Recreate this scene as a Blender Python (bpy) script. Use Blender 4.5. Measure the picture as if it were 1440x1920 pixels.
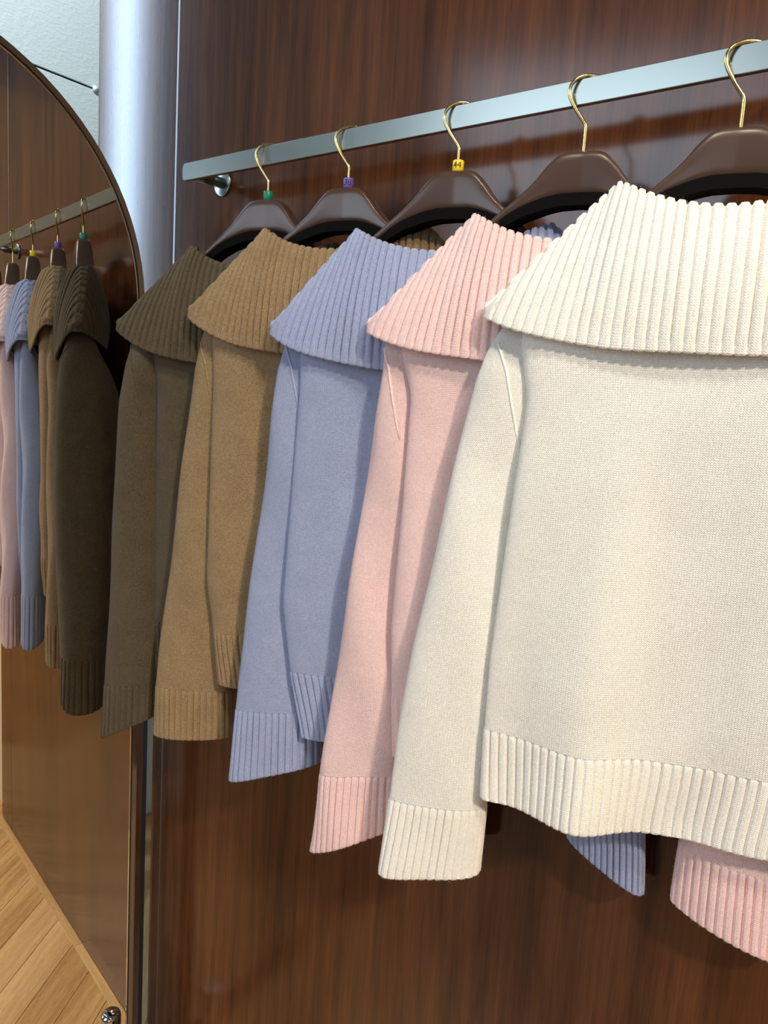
import bpy, math, random
import numpy as np
from mathutils import Matrix, Vector

for o in list(bpy.data.objects):
    bpy.data.objects.remove(o, do_unlink=True)
scene = bpy.context.scene
COL = scene.collection
R = math.radians

# ------------------------------------------------------------------ camera
# X runs along the rail (to the right), Y towards the wood wall, Z up, floor at 0
CAM_H = 1.335
def cam_axes(yaw, pitch, roll):
    fw = Vector((-math.cos(yaw) * math.cos(pitch), math.sin(yaw) * math.cos(pitch), math.sin(pitch)))
    rt = Vector((math.sin(yaw), math.cos(yaw), 0))
    up = rt.cross(fw)
    return (rt * math.cos(roll) + up * math.sin(roll), -rt * math.sin(roll) + up * math.cos(roll), fw)
rt, up, fw = cam_axes(R(52.876), R(-8.05), R(3.581))
cd = bpy.data.cameras.new('camera')
cd.sensor_fit = 'VERTICAL'
cd.sensor_height = 24.0
cd.lens = 1450.0 / 1920.0 * 24.0
cd.clip_start = 0.02
cam = bpy.data.objects.new('camera', cd)
COL.objects.link(cam)
m = Matrix.Identity(4)
for i in range(3):
    m[i][0], m[i][1], m[i][2] = rt[i], up[i], -fw[i]
m[2][3] = CAM_H
cam.matrix_world = m
scene.camera = cam

# ------------------------------------------------------------------ light
w = bpy.data.worlds.new('world')
scene.world = w
w.use_nodes = True
bg = w.node_tree.nodes['Background']
bg.inputs[0].default_value = (0.80, 0.86, 1.0, 1)
bg.inputs[1].default_value = 0.13

def area(name, loc, target, size, energy, color, size_y=None):
    l = bpy.data.lights.new(name, 'AREA')
    l.energy = energy
    l.color = color
    l.size = size
    if size_y:
        l.shape = 'RECTANGLE'
        l.size_y = size_y
    o = bpy.data.objects.new(name, l)
    COL.objects.link(o)
    o.location = loc
    d = Vector(target) - Vector(loc)
    o.rotation_euler = d.to_track_quat('-Z', 'Y').to_euler()
    return o
WARM = (1.0, 0.88, 0.72)
def spot(name, loc, target, energy, cone, radius=.05, color=WARM):
    l = bpy.data.lights.new(name, 'SPOT')
    l.energy = energy; l.color = color; l.spot_size = R(cone); l.spot_blend = .6; l.shadow_soft_size = radius
    o = bpy.data.objects.new(name, l)
    COL.objects.link(o)
    o.location = loc
    o.rotation_euler = (Vector(target) - Vector(loc)).to_track_quat('-Z', 'Y').to_euler()
    return o
spot('ceiling_spot_near', (0.80, -0.10, 2.9), (-0.25, 0.75, 1.30), 58, 46, .10)
spot('ceiling_spot_mid', (-0.10, -0.20, 2.9), (-0.62, 0.78, 1.25), 44, 46, .10)
spot('ceiling_spot_far', (1.9, -0.6, 2.9), (0.6, 0.8, 0.2), 300, 80, .10)
spot('end_wall_fill', (-1.15, 0.40, 2.9), (-1.93, 1.1, 2.0), 95, 75, .08, (.74, .90, 1.0))  # cool fill added to brighten the end wall, not a lamp of the shop
area('shop_front_daylight', (-1.45, -1.7, 1.9), (-0.5, 0.8, 1.1), 1.3, 30, (0.72, 0.85, 1.0), 1.8)
area('right_cool_fill', (1.9, -2.6, 2.0), (-1.2, 0.8, 1.4), 1.6, 14, (0.74, 0.87, 1.0), 1.8)  # cool fill added on the right to light the end wall, no window there

scene.view_settings.view_transform = 'Standard'
scene.view_settings.look = 'None'
scene.view_settings.gamma = 1.0
scene.view_settings.use_curve_mapping = False
scene.view_settings.exposure = 0.0

# ------------------------------------------------------------------ helpers
def link(name, data, parent=None):
    o = bpy.data.objects.new(name, data)
    COL.objects.link(o)
    if parent is not None:
        o.parent = parent
    return o

def empty(name, loc=(0, 0, 0), rz=0.0):
    o = link(name, None)
    o.location = loc
    o.rotation_euler = (0, 0, rz)
    o.empty_display_size = 0.05
    return o

def tag(o, label=None, cat=None, group=None, kind=None):
    if label: o['label'] = label
    if cat: o['category'] = cat
    if group: o['group'] = group
    if kind: o['kind'] = kind
    return o

def mesh_from(name, verts, faces, mat, parent=None, smooth=False, uvs=None):
    me = bpy.data.meshes.new(name)
    me.from_pydata([tuple(v) for v in verts], [], [tuple(f) for f in faces])
    if uvs is not None:
        ul = me.uv_layers.new(name='UVMap')
        ul.data.foreach_set('uv', np.asarray(uvs, np.float32).ravel())
    me.materials.append(mat)
    if smooth:
        me.polygons.foreach_set('use_smooth', [True] * len(me.polygons))
    me.update()
    return link(name, me, parent)

def grid_mesh(name, P, mat, parent=None, UV=None, closed=True, smooth=True):
    """P rows x cols x 3, cols wrap when closed; UV rows x (cols+1) x 2"""
    P = np.asarray(P, float)
    nr, nc = P.shape[:2]
    me = bpy.data.meshes.new(name)
    V = P.reshape(-1, 3)
    cc = nc if closed else nc - 1
    i, j = np.meshgrid(np.arange(nr - 1), np.arange(cc), indexing='ij')
    j2 = (j + 1) % nc
    F = np.stack([i * nc + j, (i + 1) * nc + j, (i + 1) * nc + j2, i * nc + j2], -1).reshape(-1, 4)
    me.vertices.add(len(V)); me.vertices.foreach_set('co', V.astype(np.float32).ravel())
    me.loops.add(len(F) * 4); me.loops.foreach_set('vertex_index', F.astype(np.int32).ravel())
    me.polygons.add(len(F))
    me.polygons.foreach_set('loop_start', (np.arange(len(F)) * 4).astype(np.int32))
    me.polygons.foreach_set('loop_total', np.full(len(F), 4, np.int32))
    if UV is not None:
        jj = j + 1
        uv = np.stack([UV[i, j], UV[i + 1, j], UV[i + 1, jj], UV[i, jj]], 2).reshape(-1, 2)
        ul = me.uv_layers.new(name='UVMap')
        ul.data.foreach_set('uv', uv.astype(np.float32).ravel())
    me.polygons.foreach_set('use_smooth', np.full(len(F), smooth, bool))
    me.materials.append(mat)
    me.update(calc_edges=True)
    me.validate()
    return link(name, me, parent)

def box(name, x0, x1, y0, y1, z0, z1, mat, parent=None, bevel=0.0):
    import bmesh
    bm = bmesh.new()
    bmesh.ops.create_cube(bm, size=1)
    for v in bm.verts:
        v.co = Vector(((x0 + x1) / 2 + v.co.x * (x1 - x0), (y0 + y1) / 2 + v.co.y * (y1 - y0), (z0 + z1) / 2 + v.co.z * (z1 - z0)))
    if bevel:
        bmesh.ops.bevel(bm, geom=bm.edges[:], offset=bevel, segments=2, affect='EDGES', profile=0.6)
    me = bpy.data.meshes.new(name)
    bm.to_mesh(me); bm.free()
    me.materials.append(mat)
    return link(name, me, parent)

def tube(name, pts, radius, mat, parent=None, seg=12, smooth_n=0, cap=True):
    pts = np.asarray(pts, float)
    for _ in range(smooth_n):   # chaikin
        q = np.empty((2 * (len(pts) - 1) + 2, 3))
        q[0] = pts[0]; q[-1] = pts[-1]
        q[1:-1:2] = pts[:-1] * .75 + pts[1:] * .25
        q[2:-1:2] = pts[:-1] * .25 + pts[1:] * .75
        pts = q
    n = len(pts)
    rad = np.full(n, radius) if np.isscalar(radius) else np.asarray(radius)
    T = np.gradient(pts, axis=0)
    T /= np.linalg.norm(T, axis=1)[:, None]
    ref = np.array([0, 1, 0.0]) if abs(T[0][1]) < .9 else np.array([1.0, 0, 0])
    rows = []
    a = np.linspace(0, 2 * np.pi, seg, endpoint=False)
    for k in range(n):
        u = ref - T[k] * (ref @ T[k]); u /= np.linalg.norm(u)
        v = np.cross(T[k], u)
        ref = u
        rows.append(pts[k] + rad[k] * (np.cos(a)[:, None] * u + np.sin(a)[:, None] * v))
    if cap:
        rows = [np.repeat(pts[:1], seg, 0)] + rows + [np.repeat(pts[-1:], seg, 0)]
    return grid_mesh(name, np.array(rows), mat, parent)

def lathe(name, prof, mat, parent=None, seg=32, axis='Z', origin=(0, 0, 0)):
    a = np.linspace(0, 2 * np.pi, seg, endpoint=False)
    rows = []
    for r_, h in prof:
        c, s = r_ * np.cos(a), r_ * np.sin(a)
        hh = np.full(seg, h)
        p = {'Z': (c, -s, hh), 'Y': (c, hh, s)}[axis]
        rows.append(np.stack(p, -1) + np.array(origin))
    return grid_mesh(name, np.array(rows), mat, parent)

# ------------------------------------------------------------------ materials
def srgb(r, g, b):
    f = lambda c: (c / 255 / 12.92) if c / 255 <= .04045 else ((c / 255 + .055) / 1.055) ** 2.4
    return (f(r), f(g), f(b), 1)

def new_mat(name):
    mt = bpy.data.materials.new(name)
    mt.use_nodes = True
    nt = mt.node_tree
    return mt, nt, nt.nodes['Principled BSDF']

class NT:
    def __init__(s, nt): s.nt = nt
    def n(s, t, **kw):
        nd = s.nt.nodes.new(t)
        for k, v in kw.items(): setattr(nd, k, v)
        return nd
    def l(s, a, b): s.nt.links.new(a, b)
    def math(s, op, a, b=None, c=None):
        nd = s.n('ShaderNodeMath', operation=op)
        for i, v in enumerate((a, b, c)):
            if v is None: continue
            if isinstance(v, (int, float)): nd.inputs[i].default_value = v
            else: s.l(v, nd.inputs[i])
        return nd.outputs[0]

def plain(name, col, rough=.5, metal=0.0, coat=0.0, spec=.5, noise=0.0, nscale=60, bump=0.0, aniso=None):
    mt, nt, p = new_mat(name)
    p.inputs['Base Color'].default_value = col
    p.inputs['Roughness'].default_value = rough
    p.inputs['Metallic'].default_value = metal
    p.inputs['Coat Weight'].default_value = coat
    p.inputs['Specular IOR Level'].default_value = spec
    if noise or bump:
        h = NT(nt)
        tc = h.n('ShaderNodeTexCoord')
        nz = h.n('ShaderNodeTexNoise')
        nz.inputs['Scale'].default_value = nscale
        nz.inputs['Detail'].default_value = 4
        h.l(tc.outputs['Object'], nz.inputs['Vector'])
        if noise:
            r_ = h.math('MULTIPLY_ADD', nz.outputs['Fac'], noise, rough - noise / 2)
            h.l(r_, p.inputs['Roughness'])
        if bump:
            b = h.n('ShaderNodeBump')
            b.inputs['Strength'].default_value = bump
            b.inputs['Distance'].default_value = .001
            h.l(nz.outputs['Fac'], b.inputs['Height'])
            h.l(b.outputs[0], p.inputs['Normal'])
    return mt

def wood_mat(name, dark, mid, light, rough=.32, coat=.0, grain=1.0, vec_scale=(1, 1, 1), per_object=False):
    mt, nt, p = new_mat(name)
    h = NT(nt)
    tc = h.n('ShaderNodeTexCoord')
    src = tc.outputs['Object']
    if per_object:
        oi = h.n('ShaderNodeObjectInfo')
        va = h.n('ShaderNodeVectorMath', operation='ADD')
        sc = h.n('ShaderNodeVectorMath', operation='SCALE')
        cb = h.n('ShaderNodeCombineXYZ')
        cb.inputs[0].default_value = 7; cb.inputs[1].default_value = 31; cb.inputs[2].default_value = 13
        h.l(cb.outputs[0], sc.inputs[0]); h.l(oi.outputs['Random'], sc.inputs['Scale'])
        h.l(src, va.inputs[0]); h.l(sc.outputs[0], va.inputs[1])
        src = va.outputs[0]
    def stretched(sx, sy, sz, scale, detail, dist=0.0, rgh=.55):
        mp = h.n('ShaderNodeMapping')
        mp.inputs['Scale'].default_value = (sx, sy, sz)
        h.l(src, mp.inputs['Vector'])
        nz = h.n('ShaderNodeTexNoise')
        nz.inputs['Scale'].default_value = scale
        nz.inputs['Detail'].default_value = detail
        nz.inputs['Roughness'].default_value = rgh
        nz.inputs['Distortion'].default_value = dist
        h.l(mp.outputs[0], nz.inputs['Vector'])
        return nz.outputs['Fac']
    ax = vec_scale
    broad = stretched(1 * ax[0], 1 * ax[1], .12 * ax[2], 9, 3, .6)
    fine = stretched(1 * ax[0], 1 * ax[1], .035 * ax[2], 150, 5, .2, .65)
    pore = stretched(1 * ax[0], 1 * ax[1], .03 * ax[2], 480, 2)
    # cathedral rings
    mp = h.n('ShaderNodeMapping')
    mp.inputs['Scale'].default_value = (1 * ax[0], 1 * ax[1], .10 * ax[2])
    h.l(src, mp.inputs['Vector'])
    wv = h.n('ShaderNodeTexWave', wave_type='RINGS', rings_direction='SPHERICAL')
    wv.inputs['Scale'].default_value = 14
    wv.inputs['Distortion'].default_value = 5.0
    wv.inputs['Detail'].default_value = 3
    wv.inputs['Detail Scale'].default_value = 2.2
    h.l(mp.outputs[0], wv.inputs['Vector'])
    a = h.math('MULTIPLY', broad, .60)
    a = h.math('MULTIPLY_ADD', fine, .42 * grain, a)
    a = h.math('MULTIPLY_ADD', wv.outputs['Fac'], .10 * grain, a)
    a = h.math('SUBTRACT', a, .06)
    cr = h.n('ShaderNodeValToRGB')
    e = cr.color_ramp.elements
    e[0].position = .30; e[0].color = dark
    e[1].position = .72; e[1].color = light
    k = e.new(.50); k.color = mid
    h.l(a, cr.inputs['Fac'])
    mx = h.n('ShaderNodeMix', data_type='RGBA', blend_type='MULTIPLY')
    mx.inputs['Factor'].default_value = .55 * grain
    h.l(cr.outputs['Color'], mx.inputs['A'])
    cp = h.n('ShaderNodeValToRGB')
    cp.color_ramp.elements[0].position = .34; cp.color_ramp.elements[0].color = (.45, .4, .38, 1)
    cp.color_ramp.elements[1].position = .46; cp.color_ramp.elements[1].color = (1, 1, 1, 1)
    h.l(pore, cp.inputs['Fac'])
    h.l(cp.outputs['Color'], mx.inputs['B'])
    h.l(mx.outputs['Result'], p.inputs['Base Color'])
    p.inputs['Roughness'].default_value = rough
    p.inputs['Coat Weight'].default_value = coat
    p.inputs['Coat Roughness'].default_value = .12
    b = h.n('ShaderNodeBump')
    b.inputs['Strength'].default_value = .02
    b.inputs['Distance'].default_value = .001
    h.l(fine, b.inputs['Height'])
    h.l(b.outputs[0], p.inputs['Normal'])
    return mt

def knit_mat(name, col, mel=.16, rib=False, sheen=.35):
    """wool: stockinette stitches from the UV grid (one unit = one stitch), melange fibre colour"""
    mt, nt, p = new_mat(name)
    h = NT(nt)
    uv = h.n('ShaderNodeUVMap'); uv.uv_map = 'UVMap'
    sp = h.n('ShaderNodeSeparateXYZ')
    h.l(uv.outputs[0], sp.inputs[0])
    # slight wobble so that rows are not ruled lines
    tc = h.n('ShaderNodeTexCoord')
    nz = h.n('ShaderNodeTexNoise'); nz.inputs['Scale'].default_value = 130; nz.inputs['Detail'].default_value = 2
    h.l(tc.outputs['Object'], nz.inputs['Vector'])
    wob = h.math('MULTIPLY_ADD', nz.outputs['Fac'], .9, -.45)
    U = h.math('ADD', sp.outputs[0], h.math('MULTIPLY', wob, .35))
    V = h.math('ADD', sp.outputs[1], wob)
    fu = h.math('SUBTRACT', h.math('FRACT', U), .5)
    a = h.math('MULTIPLY', h.math('ABSOLUTE', fu), 2.0)
    ph = h.math('MULTIPLY_ADD', a, .75, V)
    tri = h.math('MULTIPLY', h.math('ABSOLUTE', h.math('SUBTRACT', h.math('FRACT', ph), .5)), 2.0)
    leg = h.math('ABSOLUTE', h.math('SINE', h.math('MULTIPLY', U, 2 * math.pi)))
    leg = h.math('POWER', leg, .6)
    hgt = h.math('ADD', h.math('MULTIPLY', leg, .55), h.math('MULTIPLY', tri, .45))
    fz = h.n('ShaderNodeTexNoise'); fz.inputs['Scale'].default_value = 900; fz.inputs['Detail'].default_value = 3
    h.l(tc.outputs['Object'], fz.inputs['Vector'])
    hgt = h.math('MULTIPLY_ADD', fz.outputs['Fac'], .55, hgt)
    b = h.n('ShaderNodeBump')
    b.inputs['Strength'].default_value = .75 if not rib else .6
    b.inputs['Distance'].default_value = .0013
    h.l(hgt, b.inputs['Height'])
    h.l(b.outputs[0], p.inputs['Normal'])
    # melange
    n2 = h.n('ShaderNodeTexNoise'); n2.inputs['Scale'].default_value = 420; n2.inputs['Detail'].default_value = 3; n2.inputs['Roughness'].default_value = .7
    h.l(tc.outputs['Object'], n2.inputs['Vector'])
    n3 = h.n('ShaderNodeTexNoise'); n3.inputs['Scale'].default_value = 28; n3.inputs['Detail'].default_value = 2
    h.l(tc.outputs['Object'], n3.inputs['Vector'])
    f = h.math('ADD', h.math('MULTIPLY', n2.outputs['Fac'], .8), h.math('MULTIPLY', n3.outputs['Fac'], .2))
    cr = h.n('ShaderNodeValToRGB')
    e = cr.color_ramp.elements
    lo = tuple(c * (1 - mel) for c in col[:3]) + (1,)
    hi = tuple(min(1, c * (1 + mel) + .015 * mel) for c in col[:3]) + (1,)
    e[0].position = .36; e[0].color = lo
    e[1].position = .64; e[1].color = hi
    h.l(f, cr.inputs['Fac'])
    h.l(cr.outputs['Color'], p.inputs['Base Color'])
    p.inputs['Roughness'].default_value = .92
    p.inputs['Specular IOR Level'].default_value = .15
    p.inputs['Sheen Weight'].default_value = sheen
    p.inputs['Sheen Roughness'].default_value = .45
    p.inputs['Sheen Tint'].default_value = tuple(.5 + .5 * c for c in col[:3]) + (1,)
    return mt

M = {}
M['wood'] = wood_mat('dark walnut veneer', srgb(54, 29, 14), srgb(89, 52, 29), srgb(114, 72, 44), rough=.16, grain=.68)
M['oak'] = wood_mat('oak floor', srgb(176, 130, 76), srgb(216, 172, 114), srgb(236, 198, 142), rough=.40, grain=.8, vec_scale=(.10, 1, 8), per_object=True)
M['oak2'] = wood_mat('pale oak floor', srgb(200, 158, 104), srgb(230, 190, 134), srgb(242, 210, 158), rough=.40, grain=.6, vec_scale=(.10, 1, 8), per_object=True)
M['oak3'] = wood_mat('brown oak floor', srgb(138, 95, 50), srgb(182, 136, 82), srgb(208, 164, 108), rough=.40, grain=.9, vec_scale=(.10, 1, 8), per_object=True)
M['steel'] = plain('brushed steel', srgb(152, 159, 154), rough=.27, metal=1.0)
M['chrome'] = plain('polished chrome', srgb(225, 225, 222), rough=.06, metal=1.0)
M['trim'] = plain('satin aluminium trim', srgb(150, 146, 148), rough=.35, metal=1.0)
M['brass'] = plain('pale brass wire', srgb(214, 190, 132), rough=.17, metal=1.0)
M['hanger'] = plain('glossy brown plastic', srgb(67, 49, 39), rough=.31, spec=.55, noise=.08, nscale=25)
M['black'] = plain('matt black underside', srgb(10, 9, 9), rough=.9, spec=.1)
M['bronze'] = plain('dark bronze frame', srgb(128, 108, 90), rough=.4, metal=.35)
M['gasket'] = plain('black gasket', srgb(9, 8, 8), rough=.5)
M['mirror'] = plain('mirror glass', (.80, .775, .72, 1), rough=.0, metal=1.0)
M['plaster'] = plain('pale plaster', srgb(214, 220, 214), rough=.75, spec=.3, bump=.0)
M['beige'] = plain('beige wall paint', srgb(222, 205, 176), rough=.8)
M['white'] = plain('white plastic', srgb(240, 240, 240), rough=.4)
M['green'] = plain('green plastic', srgb(0, 120, 92), rough=.35)
M['purple'] = plain('purple plastic', srgb(104, 78, 168), rough=.35)
M['yellow'] = plain('yellow plastic', srgb(244, 205, 18), rough=.35)
M['ink'] = plain('dark print', srgb(24, 18, 26), rough=.6)

def plaster_texture(mt):
    nt = mt.node_tree
    h = NT(nt); p = nt.nodes['Principled BSDF']
    tc = h.n('ShaderNodeTexCoord')
    mp = h.n('ShaderNodeMapping'); mp.inputs['Scale'].default_value = (1, 1, 2.6)
    mp.inputs['Rotation'].default_value = (.25, 0, 0)
    h.l(tc.outputs['Object'], mp.inputs[0])
    n1 = h.n('ShaderNodeTexNoise'); n1.inputs['Scale'].default_value = 55; n1.inputs['Detail'].default_value = 5; n1.inputs['Distortion'].default_value = .8
    h.l(mp.outputs[0], n1.inputs['Vector'])
    cr = h.n('ShaderNodeValToRGB')
    cr.color_ramp.elements[0].position = .45; cr.color_ramp.elements[1].position = .62
    h.l(n1.outputs['Fac'], cr.inputs['Fac'])
    b = h.n('ShaderNodeBump'); b.inputs['Strength'].default_value = .25; b.inputs['Distance'].default_value = .002
    h.l(cr.outputs['Color'], b.inputs['Height'])
    h.l(b.outputs[0], p.inputs['Normal'])
plaster_texture(M['plaster'])

mt, nt, p = new_mat('glow pane')
p.inputs['Base Color'].default_value = (.6, .7, .85, 1)
p.inputs['Emission Color'].default_value = (.55, .75, 1.0, 1)
p.inputs['Emission Strength'].default_value = 30.0  # added glow, shows up as the blue highlight on the wood
M['pane'] = mt

# ------------------------------------------------------------------ the room
YR, ZR, YW = 0.792, CAM_H + 0.3305, 0.859       # rail centre line, wall face
CEIL = 2.95
wall = tag(empty('wall_back', (0, 0, 0)), 'dark reddish-brown wood veneer wall behind the clothes rail', kind='structure')
def wood_panel(x0, x1):
    return box('panel', x0, x1, YW, YW + .03, 0.0, CEIL, M['wood'], wall, bevel=.0015)
wood_panel(-1.1345, -0.0785)
wood_panel(-0.0750, 0.0300)
# the panel left of the seam ends in a softly rounded edge
def rounded_panel():
    r_ = .016
    a = np.linspace(0, math.pi / 2, 9)
    pts = [(-1.1395, YW)] + [(-1.378 + r_ - r_ * math.sin(t), YW + r_ - r_ * math.cos(t)) for t in a] + [(-1.378, YW + .30), (-1.1395, YW + .30)]
    n = len(pts)
    V = [(x, y, 0.0) for x, y in pts] + [(x, y, CEIL) for x, y in pts]
    F = [(i, n + i, n + (i + 1) % n, (i + 1) % n) for i in range(n)] + [tuple(range(n)), tuple(range(2 * n - 1, n - 1, -1))]
    o = mesh_from('panel', V, F, M['wood'], wall, smooth=False)
    for pl in o.data.polygons:
        if len(pl.vertices) == 4 and abs(pl.normal.z) < .1: pl.use_smooth = abs(pl.normal.x) > .02 and abs(pl.normal.y) > .02
    return o
rounded_panel()
for k, xx in enumerate((-1.1370, -0.07675)):
    t = box('trim_%d' % (k + 1), xx - .0023, xx + .0023, YW + .0005, YW + .02, 0.0, CEIL, M['trim'])
    tag(t, ['thin pale metal strip in the seam near the rail end', 'thin pale metal strip in the far seam of the wood wall'][k], kind='structure')

t = box('trim_3', -1.1795, -1.1620, YW - .002, YW + .002, 0.0, 1.02, M['chrome'])
tag(t, 'mirror-polished steel strip low on the wood wall beside the mirror', kind='structure')
t = box('trim_4', -1.1935, -1.1800, YW - .0012, YW + .002, 0.0, 1.02, M['gasket'])  # black band painted in where there is only a dark gap
tag(t, 'black strip put in for the dark gap low beside the mirror', kind='structure')

# pale plaster end wall: two slabs with a joint between them, a glowing strip added for the wood's blue highlight
XE = -1.93
JZ = CAM_H + .7535
wl = tag(empty('wall_left', (0, 0, 0)), 'pale blue-grey plaster end wall above the arched mirror', kind='structure')
box('panel', XE - .10, XE, .46, 2.2, 0, JZ - .0025, M['plaster'], wl, bevel=.0015)
box('panel', XE - .10, XE, .46, 2.2, JZ + .0025, CEIL, M['plaster'], wl, bevel=.0015)
box('panel', XE - .10, XE, -.75, .38, 0, CEIL, M['plaster'], wl, bevel=.0015)
box('panel', XE - .10, XE, .38, .46, 0, .75, M['plaster'], wl, bevel=.0015)
box('joint', XE - .10, XE - .004, .46, 2.2, JZ - .0025, JZ + .0025, M['gasket'], wl)
lathe('joint_cap', [(0.0001, 0), (.0062, .0), (.0070, .004), (.006, .011), (.0001, .012)], M['white'], wl, seg=16, axis='Y',
      origin=(XE + .004, 1.196, JZ))
win = tag(empty('glow_strip', (XE, .42, .75)), 'slim tall unseen glowing strip added in the plaster end wall', kind='structure')
box('pane', -.030, -.025, -.04, .04, 0, CEIL - .75, M['pane'], win)
for s in (-1, 1):
    box('frame', -.06, -.002, s * .04 - .004 * (s > 0), s * .04 + .004 * (s < 0), 0, CEIL - .75, M['trim'], win)
wr = box('wall_right', .034, 2.2, YW + .02, YW + .06, 0, CEIL, M['beige'])
tag(wr, 'beige wall beyond the end of the wood panelling', kind='structure')

wf = box('wall_far', 2.6, 2.66, -3.0, YW + .02, 0, CEIL, M['beige'])  # out of view, added so the wood has something bright to reflect
tag(wf, 'unseen beige far wall added to reflect brightly in the wood', kind='structure')

# floor: herringbone oak, a narrow border strip along the wood wall
fl = box('floor', -2.1, 3.0, -3.0, 2.2, -.05, -.006, M['oak3'])
tag(fl, 'honey oak herringbone floor seen in the mirror', kind='structure')
random.seed(4)
PW, NL = .078, 6
ang = R(-44)
ca, sa = math.cos(ang), math.sin(ang)
plank_me = {}
def plank_mesh(kind):
    if kind not in plank_me:
        o = box('plank', -PW * NL / 2 + .0006, PW * NL / 2 - .0006, -PW / 2 + .0006, PW / 2 - .0006, -.006, 0, M[kind], None, bevel=.0006)
        # grain along the plank: object z of the material is mapped to x by rotating the mesh frame
        plank_me[kind] = o.data
        bpy.data.objects.remove(o)
    return plank_me[kind]
OFF = (-.40, .549)
def add_plank(u, v, vert):
    """u, v centre in plank-width units in the rotated frame"""
    x = OFF[0] + PW * (u * ca - v * sa); y = OFF[1] + PW * (u * sa + v * ca)
    if not (-1.9 < x < .55 and .18 < y < 1.02): return
    o = link('plank', plank_mesh(random.choice(['oak', 'oak', 'oak2', 'oak3'])), fl)
    o.location = (x, y, 0.0 + random.uniform(-.0003, .0003))
    o.rotation_euler = (0, 0, ang + (math.pi / 2 if vert else 0))
for j in range(-30, 31):
    for i in range(-6, 7):
        add_plank(j + 2 * NL * i + NL / 2, j + .5, False)
for c_ in range(-45, 46):
    for i in range(-6, 7):
        add_plank(c_ + .5, c_ - 2 * NL + 1 + NL / 2 + 2 * NL * i, True)
for x0 in np.arange(-1.37, .02, .70):
    box('border_strip', x0 + .0005, min(x0 + .6995, .02), YW - .019, YW - .0005, -.006, .0012, M['oak2'], fl, bevel=.0004)

# ------------------------------------------------------------------ arched mirror
MA = R(6.058)
mn = np.array([math.cos(MA), -math.sin(MA)])
me_ = np.array([math.sin(MA), math.cos(MA)])      # along the mirror, towards the wood wall
MC = -1.2003
mir = empty('arched_mirror', (mn[0] * MC + me_[0] * .299, mn[1] * MC + me_[1] * .299, 0), 0)
# mirror-local axes: x = normal, y = along the glass towards the wall
mir.rotation_euler = (0, 0, -MA)
tag(mir, 'tall arched mirror with thin bronze frame standing by the end of the rail', 'mirror')
AR, AZ = .370, 1.462
def arch(r_, z0):
    a = np.linspace(0, math.pi, 49)
    pts = [(r_, z0)] + [(r_ * math.cos(t), AZ + r_ * math.sin(t)) for t in a] + [(-r_, z0)]
    return np.array(pts)
def arch_plate(name, r_, z0, x, mat, flip=False):
    a = arch(r_, z0)
    V = [(x, y, z) for y, z in a]
    f = list(range(len(V)))
    return mesh_from(name, V, [f[::-1] if flip else f], mat, mir)
def arch_ring(name, ro, ri, zo, zi, x0, x1, mat):
    o_, i_ = arch(ro, zo), arch(ri, zi)
    st = lambda a, x: np.stack([np.full(len(a), x), a[:, 0], a[:, 1]], -1)
    P = np.array([st(o_, x0), st(o_, x1), st(i_, x1), st(i_, x0), st(o_, x0)])
    ob = grid_mesh(name, P.transpose(1, 0, 2)[:, :-1], mat, mir, closed=True, smooth=False)
    return ob
arch_plate('glass', AR - .008, .045, 0.0, M['mirror'])
arch_ring('frame', AR, AR - .0075, .03, .045, -.028, .004, M['bronze'])
arch_ring('inner_gasket', AR - .0075, AR - .0095, .045, .047, -.002, .0012, M['gasket'])
arch_ring('inner_bead', AR - .0095, AR - .0105, .047, .048, -.001, .0015, M['chrome'])
arch_plate('backing', AR - .003, .035, -.027, M['gasket'])
box('plinth', -.06, .01, -AR, AR, 0, .03, M['bronze'], mir, bevel=.003)
for yy in (.352, -.352):
    f_ = lathe('foot_post', [(.0001, .152), (.011, .1515), (.0180, .147), (.0195, .141), (.0195, .10), (.0165, .09), (.0165, .012), (.021, .004), (.021, 0), (.0001, 0)],
               M['chrome'], mir, seg=32, origin=(.045, yy, 0))

# ------------------------------------------------------------------ the rail
rail = empty('clothes_rail', (0, YR, ZR))
tag(rail, 'flat satin steel clothes rail fixed to the wood wall', 'rail')
def bar():
    hh, tt = .01275, .0035
    x0, x1 = -1.0265, 0.0
    a = np.linspace(math.pi / 2, 3 * math.pi / 2, 17)
    rx = .0075
    out = [(x1, hh)] + [(x0 + rx + rx * math.cos(t), hh * (abs(math.sin(t)) ** .55) * (1 if math.sin(t) >= 0 else -1)) for t in a] + [(x1, -hh)]
    e = .0006
    rows = []
    for y, sh in ((-tt + e, 0), (-tt, e), (-tt, e)):
        pass
    loops = []
    for y, sh in ((-tt, e), (-tt + e, 0), (tt - e, 0), (tt, e)):
        L = []
        cx, cz = (x0 + x1) / 2, 0
        for x, z in out:
            L.append((x + (sh if x < cx else -sh), y, z - math.copysign(min(sh, abs(z)), z)))
        loops.append(L)
    n = len(out)
    V = [v for L in loops for v in L]
    F = []
    for k in range(3):
        for i in range(n):
            j = (i + 1) % n
            F.append((k * n + i, k * n + j, (k + 1) * n + j, (k + 1) * n + i))
    F.append(tuple(range(n - 1, -1, -1)))
    F.append(tuple(range(3 * n, 4 * n)))
    return mesh_from('bar', V, F, M['steel'], rail)
bar()
for bx_ in (-1.0125, -.165):
    pl = YW - YR
    pst = lathe('bracket_post', [(.0001, .003), (.0085, .003), (.0085, pl - .001), (.0001, pl - .001)], M['steel'], rail, seg=32, axis='Y', origin=(bx_, 0, -.001))
    lathe('flange', [(.0001, pl - .0042), (.0175, pl - .0042), (.0195, pl - .0032), (.0195, pl - .0002), (.0001, pl - .0002)], M['steel'], pst, seg=40, axis='Y', origin=(bx_, 0, -.001))

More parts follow.
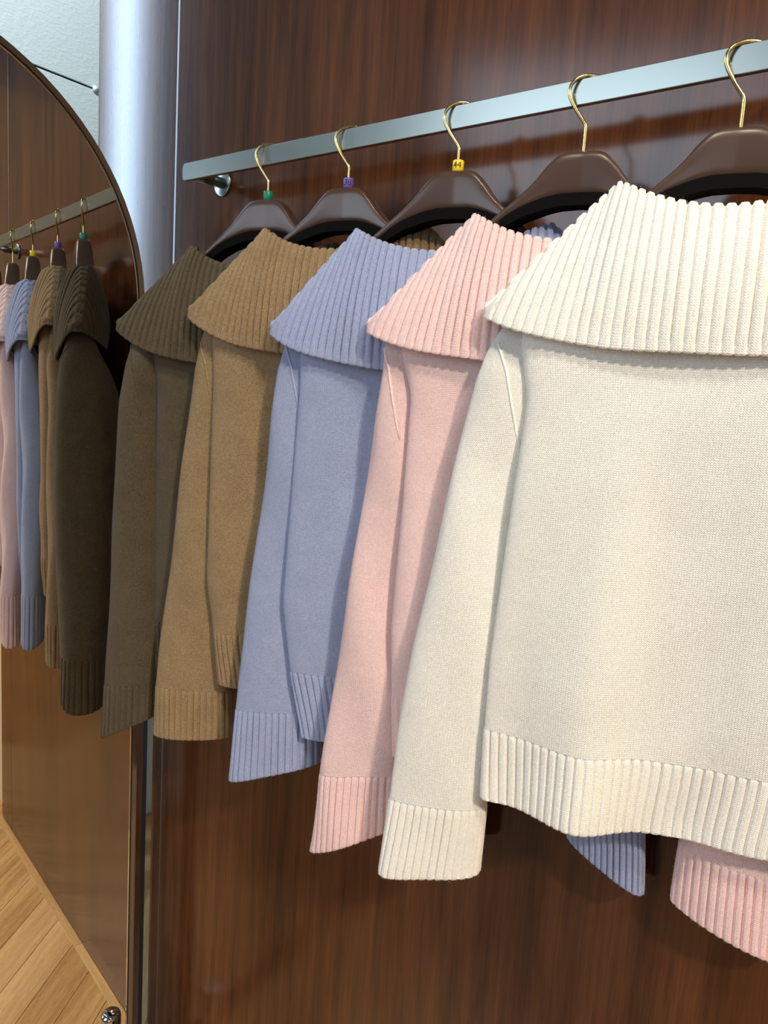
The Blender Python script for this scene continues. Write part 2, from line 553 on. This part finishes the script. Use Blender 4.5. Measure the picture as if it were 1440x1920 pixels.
# ------------------------------------------------------------------ hangers
KX = [-.838, -.690, -.523, -.368, -.214]
TH = R(15)
BEND = .018
def bend(P):
    P = np.array(P, float)
    P[..., 1] -= BEND * (P[..., 0] / .2) ** 2
    return P

def build_hanger(i, label, marker=None, txt=None, txt_turn=0.0, col='hanger'):
    h = empty('hanger', (KX[i], YR, ZR), TH)
    tag(h, label, 'hanger', 'brown plastic hangers on the rail')
    xs = np.concatenate([-np.linspace(.200, .03, 24), np.linspace(-.028, .028, 17), np.linspace(.03, .200, 24)])
    tx = [0, .012, .019, .024, .029, .036, .048, .062, .085, .12, .16, .192, .2]
    tz = [-.0600, -.0602, -.0612, -.0632, -.0672, -.0745, -.0910, -.1045, -.1235, -.154, -.190, -.219, -.226]
    bx = [0, .02, .034, .058, .074, .1, .16, .192, .2]
    bz = [-.1055, -.1062, -.1092, -.1172, -.1260, -.146, -.203, -.232, -.230]
    ax_ = np.abs(xs)
    zt = np.interp(ax_, tx, tz); zb = np.interp(ax_, bx, bz)
    th = np.interp(ax_, [0, .03, .06, .12, .19, .2], [.0125, .0140, .0155, .0125, .011, .005])
    a = np.linspace(0, 2 * np.pi, 28, endpoint=False)
    rows = []
    for x, t_, b_, d in zip(xs, zt, zb, th):
        c, s = np.cos(a), np.sin(a)
        yy = -d * np.sign(c) * np.abs(c) ** .55
        zz = (t_ + b_) / 2 + (t_ - b_) / 2 * np.sign(s) * np.abs(s) ** .42
        rows.append(np.stack([np.full_like(a, x), yy, zz], -1))
    rows = [np.repeat(rows[0].mean(0, keepdims=True), 28, 0)] + rows + [np.repeat(rows[-1].mean(0, keepdims=True), 28, 0)]
    grid_mesh('shoulder_body', bend(rows), M[col], h)
    # black block below the lower edge of the arch
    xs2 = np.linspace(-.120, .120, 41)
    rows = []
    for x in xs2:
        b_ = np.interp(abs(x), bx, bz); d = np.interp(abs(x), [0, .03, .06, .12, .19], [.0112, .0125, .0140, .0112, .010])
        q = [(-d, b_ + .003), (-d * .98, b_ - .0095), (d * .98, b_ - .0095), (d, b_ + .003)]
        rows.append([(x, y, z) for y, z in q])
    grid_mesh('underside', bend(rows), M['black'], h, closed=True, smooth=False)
    # hook
    hp = [(0, -.0615), (0, -.036), (-.0003, -.0335), (-.0025, -.030), (-.009, -.0215), (-.0155, -.012), (-.0200, -.003), (-.0200, .0050), (-.0150, .0115), (-.0070, .0153),
          (.0020, .0158), (.0105, .0140), (.0170, .0085), (.0195, .001), (.0190, -.006)]
    th_ = R(13)
    hk = tube('hook', [(x * math.cos(th_), x * math.sin(th_), z) for x, z in hp], .0019, M['brass'], h, seg=12, smooth_n=2)
    if marker:
        r_, z0, z1 = .0066, -.0605, -.0478
        mk = lathe('size_marker', [(.0021, z1), (r_ - .0008, z1), (r_, z1 - .0008), (r_, z0 + .0006), (r_ - .0006, z0), (.0021, z0)], M[marker], h, seg=28)
        if txt:
            cu = bpy.data.curves.new('t', 'FONT')
            cu.body = txt; cu.size = .0098; cu.align_x = 'CENTER'; cu.align_y = 'CENTER'; cu.extrude = .0002; cu.resolution_u = 3
            to = bpy.data.objects.new('t', cu); COL.objects.link(to)
            dg = bpy.context.evaluated_depsgraph_get()
            tm = bpy.data.meshes.new_from_object(to.evaluated_get(dg))
            bpy.data.objects.remove(to)
            import bmesh
            bm = bmesh.new(); bm.from_mesh(tm)
            bmesh.ops.triangulate(bm, faces=bm.faces[:])
            bmesh.ops.subdivide_edges(bm, edges=[e for e in bm.edges if e.calc_length() > .001], cuts=2, use_grid_fill=True)
            for v in bm.verts:
                x, y, z = v.co
                an = -math.pi / 2 + x / r_ + txt_turn
                rr = r_ + .00015 + z
                v.co = (rr * math.cos(an), rr * math.sin(an), (z0 + z1) / 2 + y)
            bm.to_mesh(tm); bm.free()
            tm.name = 'print'; tm.materials.clear(); tm.materials.append(M['ink'])
            link('print', tm, mk)
    return h
build_hanger(0, 'brown hanger with green size marker, farthest along the rail', 'green')
build_hanger(1, 'brown hanger with purple size marker reading 38', 'purple', '38', .22)
build_hanger(2, 'brown hanger with yellow size marker reading 44', 'yellow', '44', .12)
build_hanger(3, 'scratched brown hanger without size marker holding the pink sweater')
build_hanger(4, 'glossy brown hanger without size marker holding the cream sweater')

# ------------------------------------------------------------------ sweaters
def resample(L, m, warp=None):
    """closed loops rows x n x 3 -> rows x m x 3, uniform arc length from point 0"""
    L = np.asarray(L, float)
    out = np.empty((len(L), m, 3))
    for k, p in enumerate(L):
        q = np.vstack([p, p[:1]])
        s = np.concatenate([[0], np.cumsum(np.linalg.norm(np.diff(q, axis=0), axis=1))])
        t = np.linspace(0, 1, m, endpoint=False)
        if warp is not None and warp[k] > 0:      # crowd the samples towards both ends of the loop
            q4 = np.floor(t * 2); f = t * 2 - q4; d = 2 * f - 1
            d = (1 - warp[k]) * d + warp[k] * np.sign(d) * (1 - (1 - np.abs(d)) ** 2)
            t = (q4 + (d + 1) / 2) / 2
        t = t * s[-1]
        for c in range(3): out[k, :, c] = np.interp(t, s, q[:, c])
    return out

def normals(P):
    du = np.roll(P, -1, 1) - np.roll(P, 1, 1)
    dv = np.gradient(P, axis=0)
    n = np.cross(dv, du)
    l = np.linalg.norm(n, axis=2, keepdims=True)
    return n / np.maximum(l, 1e-9)

def smooth_interp(z, zs, vs, win=.02):
    z = np.asarray(z, float); zs = np.asarray(zs, float); vs = np.asarray(vs, float)
    o = np.argsort(zs); zs, vs = zs[o], vs[o]
    k = np.linspace(-win, win, 13); wt = np.cos(k / win * np.pi / 2) ** 2; wt /= wt.sum()
    return sum(w_ * np.interp(z + d, zs, vs) for d, w_ in zip(k, wt))

PHI = np.pi + np.linspace(0, 2 * np.pi, 360, endpoint=False)   # left -> front -> right -> back
CO, SI = np.cos(PHI), np.sin(PHI)
def se(v, e): return np.sign(v) * np.abs(v) ** e

def uvgrid(P, nst, rowh):
    nr, nc = P.shape[:2]
    d = np.linalg.norm(np.diff(P, axis=0), axis=2).mean(1)
    v = np.concatenate([[0], np.cumsum(d)]) / rowh
    u = np.linspace(0, nst, nc + 1)
    return np.stack(np.meshgrid(u, v), -1)

def ribprof(u):
    g = np.clip((np.abs(np.sin(np.pi * u)) - .16) / .52, 0, 1)
    return .85 * g * g * (3 - 2 * g) + .15 * np.abs(np.sin(np.pi * u)) - .72

def ribbed(name, L, nrib, amp, mat, parent, per=10, amps=None, bendit=True, warp=None):
    P = resample(L, nrib * per, warp)
    N = normals(P)
    u = np.arange(nrib * per) / per
    rng = np.random.RandomState(len(name) * 7 + nrib)
    hgt = ribprof(u)
    wob = 1 + .12 * np.interp(u, np.arange(nrib + 1), rng.randn(nrib + 1))
    A = amp if amps is None else amp * np.asarray(amps)[:, None]
    P = P + N * (A * hgt * wob)[..., None]
    if bendit: P = bend(P)
    return grid_mesh(name, P, mat, parent, UV=uvgrid(P, nrib * 3, .0021))

def wave(x, seed, n, f0, f1):
    r_ = np.random.RandomState(seed)
    o = 0
    for _ in range(n):
        o = o + np.sin(x * r_.uniform(f0, f1) + r_.uniform(0, 6.28)) * r_.uniform(.5, 1)
    return o / n

ST = .0027   # stitch width
def build_sweater(i, S):
    sw = empty('sweater', (KX[i], YR, ZR), TH)
    tag(sw, S['label'], 'sweater', 'knitted collared sweaters on the rail')
    kb, kr = S['knit'], S['rib']
    seed = S['seed']
    hemT, hemB = S['hem']
    wz = [-.120, -.135, -.16, -.19, -.22, -.26, -.32, -.45, -.60, hemT, hemB]
    ww = [.080, .100, .133, .160, .178, .184, S['w'][0], S['w'][1], S['w'][2], S['w'][3], S['w'][4]]
    fold = S['fold']
    def body_loop(z):
        zz = np.full(len(PHI), z)
        wd = smooth_interp([z], wz, ww)[0]
        df = smooth_interp([z], [-.12, -.2, -.26, -.34, -.5, -.68, -.79], [.032, .034, .036, .038, .036, .033, .029])[0]
        db = smooth_interp([z], [-.12, -.2, -.26, -.5, -.79], [.020, .018, .012, .007, .007])[0]
        x = wd * se(CO, .72)
        front = SI < 0
        y = np.where(front, -df * np.abs(SI) ** .55, db * np.abs(SI) ** .6)
        k = np.clip((-z - .26) / (-hemB - .26), 0, 1)
        env = np.clip(1 - (np.abs(x) / wd) ** 6, 0, 1) * np.clip((-z - .24) / .2, 0, 1)
        fx = np.interp(x, fold[0], fold[1])                      # drape at the hem
        fx = np.convolve(np.concatenate([fx[-25:], fx, fx[:25]]), np.hanning(31) / np.hanning(31).sum(), 'same')[25:-25]
        y = y + np.where(front, 1.0, .4) * env * (k ** .8 * fx * S.get('gain', 1.8) + S.get('wav', .0065) * wave(x * 1.0 + .25 * z, seed, 3, 28, 72) + .0018 * wave(x * .7 - .8 * z, seed + 5, 3, 30, 70))
        if i < 4: y = y + np.where(front, .017, 0) * np.exp(-((x + .070) / .048) ** 2) * np.clip((-z - .26) / .1, 0, 1)
        zd = S.get('hem_tilt', 0) * np.clip(x, 0, .12) * k
        return np.stack([x, y, zz + zd], -1)
    zs = np.concatenate([np.linspace(-.172, -.26, 16), np.linspace(-.265, hemT, 90)])
    L = np.array([body_loop(z) for z in zs])
    P = resample(L, 420)
    P = bend(P)
    body = grid_mesh('body', P, kb, sw, UV=uvgrid(P, round(.80 / ST), .0021))
    # hem
    zs = np.linspace(hemT + .001, hemB, 26)
    L = [body_loop(z) for z in zs]
    am = [.25, .7] + [1.0] * 23 + [.85]
    def shrink(l, d):
        c = l.copy(); ctr = c.mean(0)
        n2 = np.stack([c[:, 0] - ctr[0], (c[:, 1] - ctr[1]) * 6], -1); n2 /= np.maximum(np.linalg.norm(n2, axis=1, keepdims=True), 1e-6)
        c[:, 0] -= n2[:, 0] * d; c[:, 1] -= n2[:, 1] * d
        return c
    # gather at the join with the body, then a soft lip turning inside
    L[0] = shrink(L[0], .0012)
    last = L[-1]
    for d, dz, a_ in ((.0008, -.0016, .5), (.0022, -.0022, .2), (.0036, -.0010, .1), (.0042, .004, 0), (.0042, .03, 0)):
        q = shrink(last, d); q[:, 2] += dz; L.append(q); am.append(a_)
    ribbed('hem', np.array(L), S.get('hemribs', 80), .0032, kr, sw, per=12, amps=am)

    # sleeves, each with its ribbed cuff
    for side, SL in ((-1, S['left']), (1, S['right'])):
        A = np.array(SL['pts'])         # z, outer x, inner x, centre y, half depth
        zc = SL['cuff'][0]
        def sl_loop(z, ext=0.0):
            xo, xi, yc, d = (smooth_interp([z], A[:, 0], A[:, q], .014)[0] for q in (1, 2, 3, 4))
            cx, hw = (xo + xi) / 2, abs(xi - xo) / 2
            x = cx + hw * se(CO, .9); y = yc - d * np.where(SI < 0, 1, -1) * np.abs(SI) ** .85
            k = np.clip((-z - .27) / .12, 0, 1)
            sd = seed + (3 if side > 0 else 0)
            y = y + k * .0065 * wave(x * 1.0 + .35 * z, sd + 11, 3, 25, 60) * np.clip(np.abs(SI) * 1.6, 0, 1)
            x = x + k * .0022 * wave(np.full_like(x, z), sd + 2, 3, 14, 34)
            tl = SL.get('tilt', 0) * np.clip((-z - (-zc) + .03) / .1, 0, 1)
            zz = z + tl * (x - cx) + SL.get('tilt_y', 0) * np.clip((-z + zc + .03) / .1, 0, 1) * (y - yc)
            return np.stack([x, y, zz], -1)
        zs = np.concatenate([np.linspace(A[0, 0], -.30, 24), np.linspace(-.305, zc, 80)])
        L = np.array([sl_loop(z) for z in zs])
        cap = L[0].mean(0)
        L = np.concatenate([[cap + (L[0] - cap) * f + np.array([0, 0, .006 * (1 - f * f)]) for f in (.05, .4, .75)], L])
        P = bend(resample(L, 150))
        sl = grid_mesh('sleeve', P, kb, sw, UV=uvgrid(P, round(.24 / ST), .0021))
        zb = SL['cuff'][1]
        zs = np.linspace(zc + .001, zb, 24)
        L = [sl_loop(z) for z in zs]
        if SL.get('flare'):
            for q in range(len(L)):
                f = (q / (len(L) - 1)) ** 2 * SL['flare']
                c = L[q].mean(0)
                wgt = np.clip(-side * -1 * (L[q][:, 0] - c[0]) * -1 * side / .05, 0, 1) if False else np.clip(side * (L[q][:, 0] - c[0]) / .05, 0, 1) ** 2
                L[q][:, 0] += side * f * wgt
                L[q][:, 2] -= .5 * f * wgt
        am = [.25, .7] + [1.0] * 22
        L[0] = shrink(L[0], .001)
        last = L[-1]
        for d, dz, a_ in ((.0008, -.0014, .5), (.002, -.002, .2), (.0034, -.0008, .1), (.004, .004, 0), (.004, .025, 0)):
            q = last.copy(); c = q.mean(0)
            v = q[:, :2] - c[:2]; ln = np.maximum(np.linalg.norm(v, axis=1, keepdims=True), 1e-6)
            q[:, :2] -= v / ln * d; q[:, 2] += dz
            L.append(q); am.append(a_)
        ribbed('cuff', np.array(L), SL.get('ribs', 30), .0034, kr, sl, per=12, amps=am)
        # raglan seam ridges, front and back, riding on the sleeve surface
        for fb in (-1, 1):
            tt = np.linspace(0, 1, 15)
            sx = side * np.interp(tt, [0, .5, 1], [.207, .194, .176]); sz = np.interp(tt, [0, .5, 1], [-.262, -.292, -.372])
            pts = []
            for x, z in zip(sx, sz):
                l = sl_loop(z)
                sel = l[(SI < 0) if fb < 0 else (SI > 0)]
                pts.append(sel[np.argmin(np.abs(sel[:, 0] - x))])
            pts = bend(np.array(pts))
            tube('raglan_seam', pts, np.interp(tt, [0, .1, .9, 1], [.001, .0017, .0015, .0008]), kb, sl, seg=8)

    # collar: a wide ribbed tube folded over the neck; its fold runs down both shoulder slopes,
    # so the ribs hang from the ridge and pass over it to the back
    Cc = S['collar']
    px, pz = Cc['peak']; tx_, tz_ = Cc['tip']; fz, bz_ = Cc['front']
    rad = .0058
    nf = Cc.get('ribs', 41); per = 12
    t = np.concatenate([np.linspace(-1, 1, nf * per, endpoint=False), np.linspace(1, -1, nf * per, endpoint=False)])
    fr = np.concatenate([np.ones(nf * per, bool), np.zeros(nf * per, bool)])
    sg = np.where(fr, -1.0, 1.0)                       # outward y
    at = np.abs(t)
    xt = tx_ * t * (1 - .17 * np.sin(np.pi * at ** 1.7))
    ax = np.abs(xt)
    cen = np.clip(ax / px, 0, 1)
    k_side = np.clip((ax - px) / (tx_ - px), 0, 1)
    zc_ = np.where(fr, pz + (fz - pz) * (1 - cen ** 2.1), pz - .045 * (1 - cen ** 3))
    ztop = np.where(ax < px, zc_, pz + (tz_ - pz) * (k_side ** 1.06)) - rad
    ztop = np.convolve(np.concatenate([ztop[-12:], ztop, ztop[:12]]), np.hanning(17) / np.hanning(17).sum(), 'same')[12:-12]
    side = np.clip((ax - px * .86) / (px * .30), 0, 1); side = side * side * (3 - 2 * side)
    dtop = np.where(fr, .034, .026) * np.sqrt(np.clip(1 - (ax / (px * 1.06)) ** 2, 0, 1)) * (1 - side) + .0045
    xb = tx_ * t
    ub = 1 - at ** 3
    wv_ = .0022 * wave(t * 6.0 + sg, seed + 21, 3, .6, 2.2)
    zb_ = np.where(fr, tz_ - .010 + (bz_ - tz_ + .010) * ub, tz_ - .010 - .022 * ub) + wv_ * np.clip(ub * 3, 0, 1)
    db_ = np.where(fr, .045, .034) * np.clip(1 - at ** 2.4, 0, 1) ** .6 + .0075
    L = []; am = []
    for d, shr in ((.060, .55), (.040, .62), (.022, .70), (.010, .80), (.003, .92)):
        y = sg * (dtop - rad) * shr * (1 - side)
        L.append(np.stack([xt * (1 - .10 * (1 - shr)), y, np.where(side > .5, ztop + rad + .0002, ztop - d * (1 - side))], -1)); am.append(.85)
    for al in np.linspace(0, np.pi, 10)[1:-1]:
        yy = dtop - rad * np.cos(al)
        yy = yy * (1 - side) + side * (dtop * .5 + rad) * (1 - np.cos(al)) / 2
        L.append(np.stack([xt, sg * yy, ztop + rad * (np.sin(al) * (1 - side) + side * (1 if al < np.pi / 2 else np.sin(al)))], -1)); am.append(.85)
    for q in np.linspace(0, 1, 34):
        e = q ** .92
        x = xt + (xb - xt) * e
        z = ztop + (zb_ - ztop) * q
        y = (dtop + rad) + (db_ - dtop - rad) * q ** .7
        y = y + .007 * np.sin(np.pi * q) * np.clip(1 - at ** 4, 0, 1) + .003 * q * wave(xb, seed + 31, 3, 20, 50) * ub
        L.append(np.stack([x, sg * y, z], -1)); am.append((.9 if q < .03 else 1.0) * (1 - .55 * np.clip((q - .93) / .07, 0, 1)))
    last = L[-1]
    for d, dz, a_ in ((.0004, -.0016, .55), (.0018, -.0024, .25), (.0034, -.0014, .1), (.0042, .003, 0), (.0046, .02, 0)):
        q = last.copy(); q[:, 1] -= sg * d; q[:, 2] += np.minimum(dz, (ztop - zb_) * .5); L.append(q); am.append(a_)
    P = np.array(L)
    N = normals(P)
    u = np.arange(2 * nf * per) / per
    rng = np.random.RandomState(seed + 3)
    hgt = ribprof(u)
    wob = 1 + .12 * np.interp(u, np.arange(2 * nf + 1), rng.randn(2 * nf + 1))
    thin = np.clip(at * 0 + (1 - at) / .06, .25, 1)
    P = P + N * (.0036 * np.array(am)[:, None] * hgt * wob * thin)[..., None]
    s2 = np.clip((side - .6) / .35, 0, 1)               # close the ridge where front and back meet
    ridge = np.stack([xt, 0 * xt, ztop + rad + .0036 * .85 * hgt * thin], -1)
    for q in range(5):
        P[q] = P[q] * (1 - s2)[:, None] + ridge * s2[:, None]
    P = bend(P)
    grid_mesh('collar', P, kr, sw, UV=uvgrid(P, 2 * nf * 4, .0021))
    # loose wool fibres standing off the surface
    rng = np.random.RandomState(seed + 77)
    src = [(c, f) for c in sw.children for f in (1.0,)] + [(g, 1.0) for c in sw.children for g in c.children if g.name.startswith('cuff')]
    VV, FF = [], []
    for ob, f in src:
        if ob.name.startswith('raglan'): continue
        me = ob.data
        co = np.empty(len(me.vertices) * 3, np.float32); me.vertices.foreach_get('co', co); co = co.reshape(-1, 3)
        no = np.empty(len(me.vertices) * 3, np.float32); me.vertex_normals.foreach_get('vector', no); no = no.reshape(-1, 3)
        n = int(S.get('fuzz', 13000) * (2.2 if ob.name.startswith('body') else 1.0 if ob.name.startswith(('sleeve', 'collar')) else .45))
        idx = rng.randint(0, len(co), n)
        p0 = co[idx] + rng.randn(n, 3) * .0008 * np.array([1, .2, 1])
        nn = no[idx]
        d = nn * rng.uniform(.35, 1.0, (n, 1)) + rng.randn(n, 3) * .75
        d /= np.linalg.norm(d, axis=1, keepdims=True)
        d = d * np.sign((d * nn).sum(1, keepdims=True) + .05)
        ln = rng.uniform(.0006, .0022, (n, 1))
        sd = np.cross(d, rng.randn(n, 3)); sd /= np.linalg.norm(sd, axis=1, keepdims=True)
        wd_ = .00005
        base = len(VV) and sum(len(q) for q in VV)
        VV.append(np.stack([p0 - sd * wd_, p0 + sd * wd_, p0 + d * ln + rng.randn(n, 3) * .0003], 1).reshape(-1, 3))
        b0 = np.arange(n)[:, None] * 3 + base
        FF.append((b0, ob.name))
    V = np.concatenate(VV); tri = np.concatenate([b0 + np.array([[0, 1, 2]]) for b0, _ in FF])
    me = bpy.data.meshes.new('fuzz')
    me.vertices.add(len(V)); me.vertices.foreach_set('co', V.astype(np.float32).ravel())
    me.loops.add(len(tri) * 3); me.loops.foreach_set('vertex_index', tri.astype(np.int32).ravel())
    me.polygons.add(len(tri)); me.polygons.foreach_set('loop_start', (np.arange(len(tri)) * 3).astype(np.int32)); me.polygons.foreach_set('loop_total', np.full(len(tri), 3, np.int32))
    me.materials.append(S['fibre']); me.update(calc_edges=True)
    fz_ = link('fuzz', me, sw); fz_['kind'] = 'stuff'
    return sw

def sleeve_left(out, inner, cuff, yc=.018, dep=.80, **kw):
    """out / inner: silhouettes as (z, x) lists in the sweater's own frame"""
    z = [-.222, -.245, -.27, -.30, -.35, -.45, -.60, -.70, cuff[0], cuff[1]]
    o_, i_ = sorted(out + [(-.222, -.188), (-.245, -.205)]), sorted(inner + [(-.222, -.145), (-.27, -.155), (-.32, -.160)])
    y = [-.016, -.014, -.012, -.008, .0, .006, .006, .004, .002, .002]
    d = [.008, .013, .018, .026, .034, .039, .037, .034, .031, .030]
    return dict(pts=[(a, np.interp(a, *zip(*o_)) - .007 * min(1, (-a - .25) / .5) * (a < -.25), np.interp(a, *zip(*i_)), e + yc, f * dep) for a, e, f in zip(z, y, d)], cuff=cuff, **kw)
def sleeve_right(x0=.18, x1=.27, cuff=(-.785, -.865), yc=.008, **kw):
    z = [-.222, -.245, -.27, -.30, -.35, -.45, -.60, -.70, cuff[0], cuff[1]]
    t = np.clip((-np.array(z) - .22) / .6, 0, 1)
    xo = [.188, .205, .214, .219, .226] + list(.236 + (x1 - .236) * ((t[5:] - t[5]) / (1 - t[5])))
    xi = [.145, .150, .155, .160, .163] + list(.166 + (x0 - .166) * ((t[5:] - t[5]) / (1 - t[5])))
    y = yc * t ** .7
    d = [.010, .014, .017, .019, .020, .020, .020, .020, .020, .020]
    return dict(pts=list(zip(z, xo, xi, y, d)), cuff=cuff, **kw)

def knit_pair(name, rgb, mel, sheen=.35):
    c = srgb(*rgb)
    fm = plain(name + ' loose fibre', tuple(min(1, q * 1.05) for q in c[:3]) + (1,), rough=.9, spec=.1)
    return dict(fibre=fm, knit=knit_mat(name + ' stockinette wool', c, mel, False, sheen), rib=knit_mat(name + ' ribbed wool', c, mel, True, sheen))

FX = [-.2, -.15, -.10, -.065, -.03, .01, .05, .10, .15, .2]
SWEATERS = [
    dict(seed=3, label='dark olive-brown ribbed-collar sweater hanging nearest the mirror', **knit_pair('olive', (82, 71, 52), .28),
         hem=(-.69, -.77), fold=(FX, [0, .004, 0, -.006, .003, .006, -.004, -.006, .002, 0]), w=(.166, .166, .166, .164, .160),
         collar=dict(peak=(.116, -.121), tip=(.237, -.234), front=(-.157, -.290)),
         left=sleeve_left([(-.302, -.217), (-.351, -.224), (-.476, -.230), (-.649, -.237), (-.83, -.249), (-.905, -.254)], [(-.6, -.155), (-.9, -.150)],
                          (-.800, -.874), tilt=.55, dep=1.5, yc=.012), right=sleeve_right()),
    dict(seed=8, label='tan camel-brown sweater between the olive and the blue ones', **knit_pair('tan', (148, 123, 88), .26),
         hem=(-.672, -.751), fold=(FX, [0, -.002, .003, .005, .002, -.004, -.006, .0, .004, 0]), w=(.180, .181, .182, .170, .160),
         collar=dict(peak=(.114, -.109), tip=(.223, -.217), front=(-.143, -.274)),
         left=sleeve_left([(-.291, -.216), (-.344, -.225), (-.46, -.240), (-.588, -.251), (-.738, -.264), (-.863, -.270)], [(-.6, -.165), (-.75, -.158), (-.86, -.155)],
                          (-.775, -.852), tilt=.10), right=sleeve_right(.175, .250, (-.81, -.892))),
    dict(seed=14, label='periwinkle blue sweater between the tan and the pink ones', **knit_pair('blue', (156, 166, 196), .12),
         hem=(-.690, -.780), fold=(FX, [0, .006, .004, -.003, -.006, .0, .005, .003, -.002, 0]), w=(.181, .186, .192, .178, .158),
         collar=dict(peak=(.119, -.123), tip=(.225, -.241), front=(-.156, -.291)),
         left=sleeve_left([(-.302, -.219), (-.343, -.225), (-.427, -.233), (-.55, -.244), (-.701, -.254), (-.771, -.258), (-.871, -.266)], [(-.6, -.165), (-.75, -.150), (-.86, -.142)],
                          (-.758, -.850), tilt=.36), right=sleeve_right(.20, .292, (-.765, -.842), .006, tilt=-.35)),
    dict(seed=21, label='pale pink sweater between the blue and the cream ones', **knit_pair('pink', (238, 205, 201), .10),
         hem=(-.680, -.755), fold=(FX, [0, .002, .006, .003, -.004, -.006, .0, .005, .003, 0]), w=(.166, .168, .172, .166, .160),
         collar=dict(peak=(.109, -.120), tip=(.223, -.240), front=(-.155, -.280)),
         left=sleeve_left([(-.291, -.204), (-.334, -.211), (-.435, -.222), (-.567, -.231), (-.706, -.245), (-.793, -.252), (-.86, -.254), (-.92, -.250)], [(-.6, -.155), (-.9, -.148)],
                          (-.795, -.884), tilt=.50, flare=.008), right=sleeve_right(.172, .285, (-.78, -.858), .006, tilt=-.18)),
    dict(seed=33, label='cream off-white sweater hanging nearest, with wavy ribbed hem', **knit_pair('cream', (242, 239, 229), .08),
         hem=(-.676, -.757), fold=(FX, [.004, .004, -.004, -.010, .008, .012, .004, .002, .004, 0]), gain=2.7, wav=.0095, hem_tilt=.12, w=(.172, .180, .188, .188, .186),
         collar=dict(peak=(.103, -.105), tip=(.223, -.226), front=(-.136, -.267)),
         left=sleeve_left([(-.275, -.222), (-.316, -.233), (-.408, -.247), (-.468, -.257), (-.592, -.273), (-.721, -.285), (-.787, -.287), (-.884, -.294)], [(-.6, -.176), (-.75, -.184), (-.88, -.186)],
                          (-.783, -.872), tilt=.14), right=sleeve_right()),
]
for i, S in enumerate(SWEATERS):
    build_sweater(i, S)
